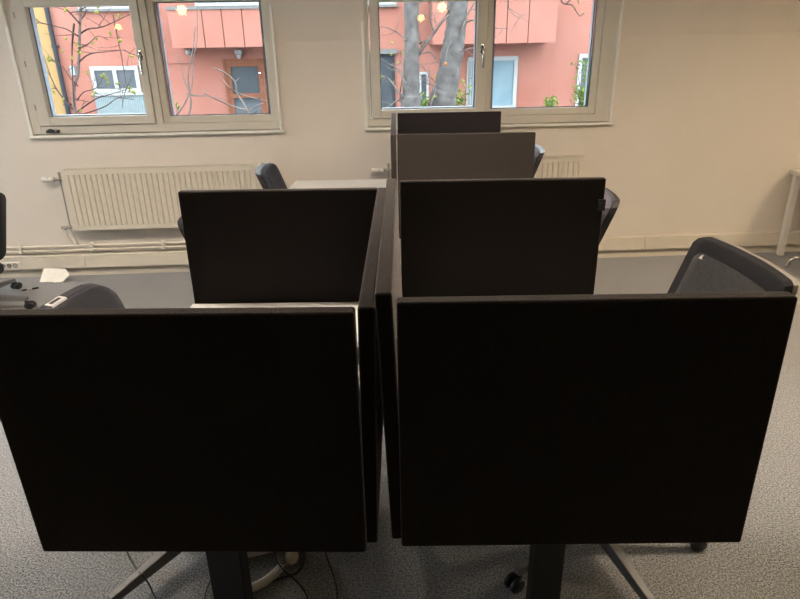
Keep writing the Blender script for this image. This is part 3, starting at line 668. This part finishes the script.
# drainpipe
a, b = fpt(49, 8), fpt(70, 117)
mb = MB(WM); sx = (a[0]+b[0])/2; mb.tube([(sx, FD-.08, -1), (sx, FD-.08, 5.8)], .047, 12)
dp = obj('drainpipe', mb, M['pipe_grey'], bd)
mb = MB(WM)
for z in (.6, 1.8, 3.0): mb.box(sx-.07, sx+.07, FD-.09, FD, z-.02, z+.02)
obj('pipe_bracket', mb, M['pipe_grey'], dp)
# right window view
s0, s1, zb, zt, w = fwin('house_door', 379, 394.5, 54, 110, 'glass_dark', frame='pipe_grey', fwid=.06, zb=-.75, proud=.04, x0=-.42)
mb = wmb(); wb(mb, s0-.06, s1+.06, zt, zt+.10, -FD, -FD+.12); obj('door_lintel', mb, M['concrete'], w)
fwin('ground_window', 419, 428.5, 72, 105, 'glass_dark', fwid=.05)
fwin('ground_window', 468, 518, 57, 110, 'glass_blue', fwid=.085, mull=(.02,))
s0, s1, zb, zt, w = fwin('ground_window', 579, 597, 54, 110, 'glass_dark', fwid=.08, x1=5.9, mull=(.5,))
cb = tag(empty('building', wp(-9, -FD, -1.0), PHI), 'cream rendered house left of the pink one, at the left edge of the left window', 'building')
obj('facade_wall', MB(WM).box(-16, -7.045, FD-.02, FD+.4, -1.0, 5.8), M['cream_wall'], cb)
mb = MB(WM).box(-16.1, -7.045, FD-.25, FD+.5, 5.8, 6.0); obj('roof_eave', mb, M['concrete'], cb)
obj('roof_eave', MB(WM).box(-7.04, 14.1, FD-.25, FD+.5, 5.8, 6.0), M['concrete'], bd)

# trees
def branch(mb, tips, p, d, length, r, depth, rnd, flat=.55):
    n = 5; pts = [p]; rs = [r]; q = p.copy(); dd = d.normalized()
    for i in range(n):
        dd = (dd + Vector((rnd.uniform(-1, 1), rnd.uniform(-1, 1)*flat, rnd.uniform(-.6, .9)))*.17).normalized()
        q = q + dd*(length/n); pts.append(q.copy()); rs.append(r*(1-.6*(i+1)/n))
    mb.tube(pts, rs, 6, False)
    if depth == 0: tips.append(pts[-1]); return
    for k in range(2 + (rnd.random() < .6)):
        i = rnd.randint(2, n); dv = (dd + Vector((rnd.uniform(-1.1, 1.1), rnd.uniform(-.7, .7)*flat, rnd.uniform(-.5, .9)))).normalized()
        branch(mb, tips, pts[i], dv, length*rnd.uniform(.5, .75), rs[i]*.75, depth-1, rnd, flat)
def lp3(u, v, d): s, z = wl(u, v, -d); return WM @ Vector((s, d, z))
def poly(mb, px, d, r0, r1, n=6, jig=.0, rnd=None):
    P = [lp3(u, v, d+(rnd.uniform(-jig, jig) if rnd else 0)) for u, v in px]
    mb.tube(P, [r0+(r1-r0)*i/(len(P)-1) for i in range(len(P))], n, True); return P
def smooth_path(P, k=6):
    out = []
    for i in range(len(P)-1):
        p0, p1, p2, p3 = P[max(i-1, 0)], P[i], P[i+1], P[min(i+2, len(P)-1)]
        for j in range(k):
            t = j/k; out.append(.5*((2*p1)+(-p0+p2)*t+(2*p0-5*p1+4*p2-p3)*t*t+(-p0+3*p1-3*p2+p3)*t**3))
    return out+[P[-1]]
def buds(tips, n_, rnd, size=.018):
    mb = MB()
    for p in tips:
        if rnd.random() < n_:
            for k in range(3): mb.ball(p+Vector((rnd.uniform(-1, 1), rnd.uniform(-1, 1), rnd.uniform(-1, 1)))*size, size*rnd.uniform(.5, .9), 6, 4)
    return mb
rnd = random.Random(3)
# thin young tree seen through the left window
D1 = 2.6
base = lp3(76, 118, D1); tr1 = tag(empty('young_tree', (base.x, base.y, -1.0)), 'thin young tree with budding twigs outside the left window', 'tree')
mb = MB(); stem = smooth_path([Vector((base.x+.02, base.y, -1.0)), base, lp3(78.5, 70, D1), lp3(80, 24, D1), lp3(81.5, -25, D1), lp3(80, -90, D1)])
mb.tube(stem, [.019-.008*i/len(stem) for i in range(len(stem))], 8); obj('trunk', mb, M['twig'], tr1)
mb = MB(); tips = []
for px, r0 in (([(80, 24), (72, 15), (64, 6), (58, -6)], .012), ([(80, 34), (88, 29), (102, 27), (118, 20), (135, 12)], .011), ([(79, 62), (86, 56), (94, 53), (104, 52), (124, 50)], .010), ([(78, 36), (66, 29), (54, 26), (42, 23), (36, 20)], .009),
               ([(76, 112), (66, 102), (56, 88), (49, 72), (44, 56)], .012), ([(77, 112), (88, 104), (98, 98), (112, 94), (130, 88)], .010), ([(78, 86), (70, 78), (62, 66), (50, 60)], .008), ([(79, 48), (88, 44), (98, 36), (108, 40)], .008), ([(77, 100), (84, 92), (96, 88), (104, 76)], .008),
               ([(76, 116), (90, 112), (106, 106), (118, 98), (134, 100)], .009), ([(74, 24), (72, 50), (73, 90), (75, 116)], .012), ([(80, 10), (90, 4), (100, -6)], .008), ([(80, 20), (86, 12), (84, -4)], .008), ([(124, 50), (132, 54), (140, 56)], .006), ([(113, 15), (118, 40), (122, 60), (126, 84)], .007), ([(128, 84), (124, 96), (122, 108)], .005)):
    P = smooth_path([lp3(u, v, D1+rnd.uniform(-.15, .15)) for u, v in px], 4)
    P[0] = lp3(*px[0], D1); mb.tube(P, [max(.0035, r0*(1-.75*i/(len(P)-1))) for i in range(len(P))], 6, True)
    tips.append(P[-1])
    for k in range(3):
        i = rnd.randint(2, len(P)-2); branch(mb, tips, P[i], WE*rnd.uniform(-1, 1)+Vector((0, rnd.uniform(-.3, .3), rnd.uniform(-.4, .9))), rnd.uniform(.12, .3), max(.003, r0*.4), 1, rnd)
obj('branches', mb, M['twig_dark'], tr1)
o = obj('buds', buds(tips, .42, rnd, .017), M['bud'], tr1); tag(o, kind='stuff')
# pale bush in front of the house door
D2 = 6.0
base = lp3(250, 122, D2); bs = tag(empty('bare_shrub', (base.x, base.y, -1.0)), 'bare pale shrub in front of the brown door outside the left window', 'shrub')
mb = MB(); tips = []
root = Vector((base.x, base.y, -1.0))
for px, r0 in (([(250, 116), (244, 104), (237, 93), (235, 82), (224, 72), (212, 68)], .020), ([(246, 110), (232, 106), (218, 100), (206, 94), (203, 88)], .015), ([(237, 93), (246, 96), (258, 99), (268, 101)], .013), ([(237, 93), (228, 86), (222, 78)], .012), ([(258, 99), (262, 92), (266, 84)], .008), ([(235, 82), (239, 78)], .006), ([(248, 112), (256, 106), (264, 103)], .012), ([(252, 116), (258, 110), (263, 108)], .012), ([(206, 94), (196, 96), (186, 94)], .008)):
    P = smooth_path([lp3(u, v, D2+rnd.uniform(-.2, .2)) for u, v in px], 4)
    mb.tube(P, [max(.006, r0*(1-.6*i/(len(P)-1))) for i in range(len(P))], 6); tips.append(P[-1])
mb.tube(smooth_path([root, root+Vector((.03, 0, .6)), lp3(250, 116, D2)], 4), .028, 8)
obj('branches', mb, M['twig'], bs)
# twigs with a few buds at the left of the right pane
base = lp3(187, 122, D2-.5); bs = tag(empty('bare_shrub', (base.x, base.y, -1.0)), 'slender pale stems in the right pane of the left window, before the pink wall', 'shrub')
mb = MB(); tips = []
for px, r0 in (([(188, 118), (191, 104), (189, 90), (188, 76), (190, 62), (193, 48), (195, 28)], .016), ([(174, 117), (182, 108), (188, 96), (192, 84), (193, 60), (197, 40), (197, 5)], .013), ([(189, 90), (184, 80), (181, 68), (178, 56)], .009), ([(190, 94), (200, 96), (214, 97), (226, 100)], .008)):
    P = smooth_path([lp3(u, v, D2-.5) for u, v in px], 4); mb.tube(P, [max(.005, r0*(1-.6*i/(len(P)-1))) for i in range(len(P))], 6); tips.append(P[-1])
for u, v in ((171, 101), (176, 104), (178, 107)): tips += [lp3(u, v, D2-.5)]; mb.tube([lp3(u, v, D2-.5), lp3(u+1, v+9, D2-.5)], .005, 6)
q = lp3(188, 118, D2-.5); mb.tube([Vector((q.x, q.y, -1)), q], .02, 6)
obj('branches', mb, M['twig'], bs)
tag(obj('buds', buds(tips[-3:], 1, rnd, .03), M['bud'], bs), kind='stuff')
# two big trunks behind the right window
def big_tree(label, path, width, D, limbs, seed):
    rn = random.Random(seed)
    P = [lp3(u, v, D) for u, v in path]; b = Vector((P[0].x, P[0].y, -1.0)) + (P[0]-P[1])*.6; b.z = -1.0
    r = tag(empty('tree', b), label, 'tree', 'tree trunks outside the right window')
    Q = smooth_path([b]+P, 6); rs = np.interp(np.linspace(0, 1, len(Q)), np.linspace(0, 1, len(width)), width)
    mb = MB(); mb.tube(Q, [float(x)*(1+.05*rn.uniform(-1, 1)) for x in rs], 14); obj('trunk', mb, M['bark'], r)
    mb = MB(); tips = []
    for px, r0 in limbs:
        L = smooth_path([lp3(u, v, D+rn.uniform(-.25, .1)) for u, v in px], 4)
        mb.tube(L, [max(.005, r0*(1-.7*i/(len(L)-1))) for i in range(len(L))], 7); tips.append(L[-1])
        for k in range(3):
            i = rn.randint(2, len(L)-2); branch(mb, tips, L[i], WE*rn.uniform(-1, 1)+Vector((0, rn.uniform(-.3, .3), rn.uniform(-.5, .9))), rn.uniform(.18, .42), max(.005, r0*.35), 1, rn)
    obj('branches', mb, M['twig'], r)
    tag(obj('buds', buds(tips, .15, rn, .016), M['bud'], r), kind='stuff')
    return r
big_tree('upright grey tree trunk, left of the two outside the right window', [(411, 112), (411, 92), (411.5, 60), (411.5, 30), (411.5, -5), (412, -120)], [.16, .15, .125, .105, .10, .10, .09], 4.4,
         [([(417, 56), (424, 46), (434, 33), (442, 22), (450, 14)], .030), ([(406, 40), (398, 33), (388, 28), (380, 26)], .012), ([(404, 100), (396, 88), (388, 78), (382, 76)], .016), ([(406, 84), (398, 70), (392, 66), (380, 58)], .012), ([(405, 106), (398, 100), (390, 106), (384, 108)], .014), ([(410, 100), (420, 94), (426, 84), (430, 70)], .010), ([(404, 110), (400, 96), (402, 78), (400, 60), (401, 50)], .012), ([(434, 33), (430, 16), (432, 0), (428, -10)], .012)], 11)
big_tree('thick leaning grey tree trunk, right of the two outside the right window', [(442, 112), (446, 90), (451, 60), (455, 34), (458, 0), (462, -120)], [.21, .20, .175, .16, .15, .14, .12], 4.6,
         [([(426, 110), (434, 96), (444, 78), (452, 56), (460, 34), (468, 14), (476, 0)], .026), ([(448, 70), (438, 62), (430, 52), (422, 54)], .012), ([(462, 24), (474, 20), (482, 22), (496, 28), (508, 28)], .011), ([(460, 52), (472, 48), (478, 52)], .010), ([(430, 110), (432, 100), (438, 88), (444, 84), (456, 72)], .016), ([(450, 10), (440, 2), (430, -6)], .012), ([(508, 0), (509, 8), (514, 15), (521, 18)], .009), ([(452, 6), (442, 20), (432, 30)], .008), ([(444, 82), (440, 92), (432, 104)], .01)], 5)
mb = MB(); q = lp3(445.5, 64, 3.9); mb.ball(q, .024, 12, 8); sb = obj('seed_ball', mb, M['leaf_orange'])
tag(sb, 'small orange ball on a twig in front of the leaning trunk', 'seed ball')
mb = MB(); mb.tube([q+Vector((0, 0, .02)), q+Vector((.02, .1, .15)), lp3(451, 40, 4.4)], .004, 6); obj('stalk', mb, M['twig'], sb)
# overhanging twigs in the upper right pane
def hang(label, px_list, D, seed):
    rn = random.Random(seed)
    r = tag(empty('hanging_branch', lp3(*px_list[0][0], D)), label, 'branch')
    mb = MB(); tips = []
    for px in px_list:
        P = smooth_path([lp3(u, v, D) for u, v in px], 4); mb.tube(P, [max(.005, .012*(1-.6*i/(len(P)-1))) for i in range(len(P))], 6); tips.append(P[-1])
    obj('twigs', mb, M['twig_dark'], r); tag(obj('buds', buds(tips, 1, rn, .014), M['bud'], r), kind='stuff')
hang('forked twig hanging into the top of the right pane of the right window', [[(556, -50), (558, -12), (561, 0), (565, 4), (572, 5), (576, 11), (580, 16), (584, 13)], [(566, 4), (574, -3), (579, 2)], [(575, 9), (574, 7)]], 4.4, 1)
def shrub(label, cx_, vtop, vbot, wpx, D, n, seed):
    rn = random.Random(seed); b = lp3(cx_, vbot+8, D)
    r = tag(empty('leafy_shrub', (b.x, b.y, -1.0)), label, 'shrub')
    st = MB(); lf = MB()
    for k in range(n):
        u = cx_+rn.uniform(-wpx, wpx); v = vtop+(vbot-vtop)*rn.random()**.7
        P = smooth_path([Vector((b.x+rn.uniform(-.05, .05), b.y, -1.0)), lp3(cx_+(u-cx_)*.4, vbot+4, D), lp3(u, v, D+rn.uniform(-.2, .2))], 5); st.tube(P, [.012*(1-.8*i/len(P)) for i in range(len(P))], 5)
        for i in range(4, len(P)):
            for _ in range(4):
                c = P[i]+Vector((rn.uniform(-.09, .09), rn.uniform(-.09, .09), rn.uniform(-.09, .09))); a = Vector((rn.uniform(-1, 1), rn.uniform(-1, 1), rn.uniform(-.3, 1))).normalized(); w = a.cross(Vector((rn.uniform(-1, 1), rn.uniform(-1, 1), .3))).normalized(); up = a.cross(w)*.006
                l_ = rn.uniform(.025, .05); lf.add([c-a*l_, c+w*l_*.45+up, c+a*l_, c-w*l_*.45+up], [(0, 1, 2, 3)])
    obj('stems', st, M['twig'], r); tag(obj('leaves', lf, M['leaf'], r), kind='stuff')
shrub('fresh green leafy shrub at the lower right corner of the right window', 586, 56, 104, 11, 6.5, 26, 2)
shrub('low green sprig by the pink wall at the bottom of the right window', 552, 100, 108, 8, 6.5, 8, 4)
shrub('thin leafy shoots between the two trunks at the bottom of the right window', 424, 92, 108, 5, 6.8, 6, 6)
shrub('sparse leafy shoots right of the leaning trunk outside the right window', 460, 78, 108, 7, 7.2, 8, 9)

# ------------------------------------------------------------------ lamps of the room, and added fill lights
LAMP = 38
SKY = 18.0
FILL = 74.0
def pendant(x, y, z, label, mult=1.0, c=(1, .66, .20), r=.055):
    o = tag(empty('pendant_lamp', (x, y, z)), label, 'lamp', 'warm globe lamps on cords')
    obj('lamp_globe', MB().ball((x, y, z), r, 20, 12), emit_mat('warm_globe_glow', c, LAMP*mult), o)
    obj('cord', MB().tube([(x, y, z+r), (x, y, ZC-.02)], .004, 8), M['black_plastic'], o)
    obj('canopy', MB().lathe([(.05, -.03), (.055, -.001)], (x, y, ZC), 16), M['black_metal'], o)
pendant(-2.33, 1.165, 2.15, 'warm globe lamp on a cord above the left chairs')
pendant(.956, 1.13, 2.15, 'warm globe lamp on a cord above the front right desk')
pendant(1.19, -2.32, 2.15, 'warm globe lamp on a cord behind the camera, right of the middle', .8)
pendant(-4.82, -4.8, 2.15, 'warm globe lamp on a cord in the far back left of the room', .8)
pendant(4.3, 3.55, 2.05, 'warm globe lamp on a cord above the right edge desk', 3.2, (1, .62, .26))

# fill lights added out of view over the desks to brighten the room
def add_fill(x, y, label, c=(1, .88, .72), k=1.0):
    o = tag(empty('added_fill_light', (x, y, ZC)), label, 'fill light', 'added square fill lights')
    mb = MB()
    for a in (-1, 1):
        mb.box(x+a*.29-.012, x+a*.29+.012, y-.302, y+.302, ZC-.165, ZC-.002); mb.box(x-.278, x+.278, y+a*.29-.012, y+a*.29+.012, ZC-.165, ZC-.002)
    obj('fill_sides', mb, M['black_metal'], o)  # deep sides shaped to keep the added light off the upper wall
    obj('fill_diffuser', MB().box(x-.275, x+.275, y-.275, y+.275, ZC-.022, ZC-.004), emit_mat('fill_glow', c, FILL*k), o)
for x, nm in ((-4.2, 'far left, above the chair by the wall sockets'), (-2.1, 'above the left chairs'), (0, 'above the middle of the two rows'), (2.1, 'above the right chairs'), (4.2, 'far right, before the edge desk')):
    add_fill(x, 2.57, 'added unseen square fill light ' + nm, (1, .85, .70) if x < 1 else (1, .81, .58), 1 if x < 4 else 1.4)

# daylight: overcast sky
w = bpy.data.worlds.new('sky'); scene.world = w; w.use_nodes = True
bg = w.node_tree.nodes['Background']; bg.inputs['Color'].default_value = (.83, .92, 1.0, 1); bg.inputs['Strength'].default_value = SKY
for s0, s1 in ((-2.8, -.98), (-.3, 1.57)):     # light portals: they only guide the sampling of the sky through the two windows
    ld = bpy.data.lights.new('window_portal', 'AREA'); ld.shape = 'RECTANGLE'; ld.size = s1-s0; ld.size_y = .95; ld.cycles.is_portal = True
    lo = bpy.data.objects.new('window_portal', ld); col.objects.link(lo)
    lo.matrix_world = Matrix.Translation(wp((s0+s1)/2, -.32, 1.61)) @ Matrix((tuple(WE), (0, 0, 1), tuple(-WN))).transposed().to_4x4()

ld = bpy.data.lights.new('window_portal', 'AREA'); ld.shape = 'RECTANGLE'; ld.size = LW[1]-LW[0]; ld.size_y = LW[3]-LW[2]; ld.cycles.is_portal = True
lo = bpy.data.objects.new('window_portal', ld); col.objects.link(lo)
lo.matrix_world = Matrix.Translation((XL-.22, (LW[0]+LW[1])/2, (LW[2]+LW[3])/2)) @ Matrix(((0, -1, 0), (0, 0, 1), (-1, 0, 0))).transposed().to_4x4()
scene.view_settings.view_transform = 'Standard'; scene.view_settings.look = 'None'; scene.view_settings.gamma = 1; scene.view_settings.exposure = 0
scene.view_settings.use_curve_mapping = False
scene.cycles.use_denoising = True
scene.cycles.max_bounces = 8; scene.cycles.diffuse_bounces = 5; scene.cycles.transparent_max_bounces = 12
scene.cycles.sample_clamp_indirect = 6
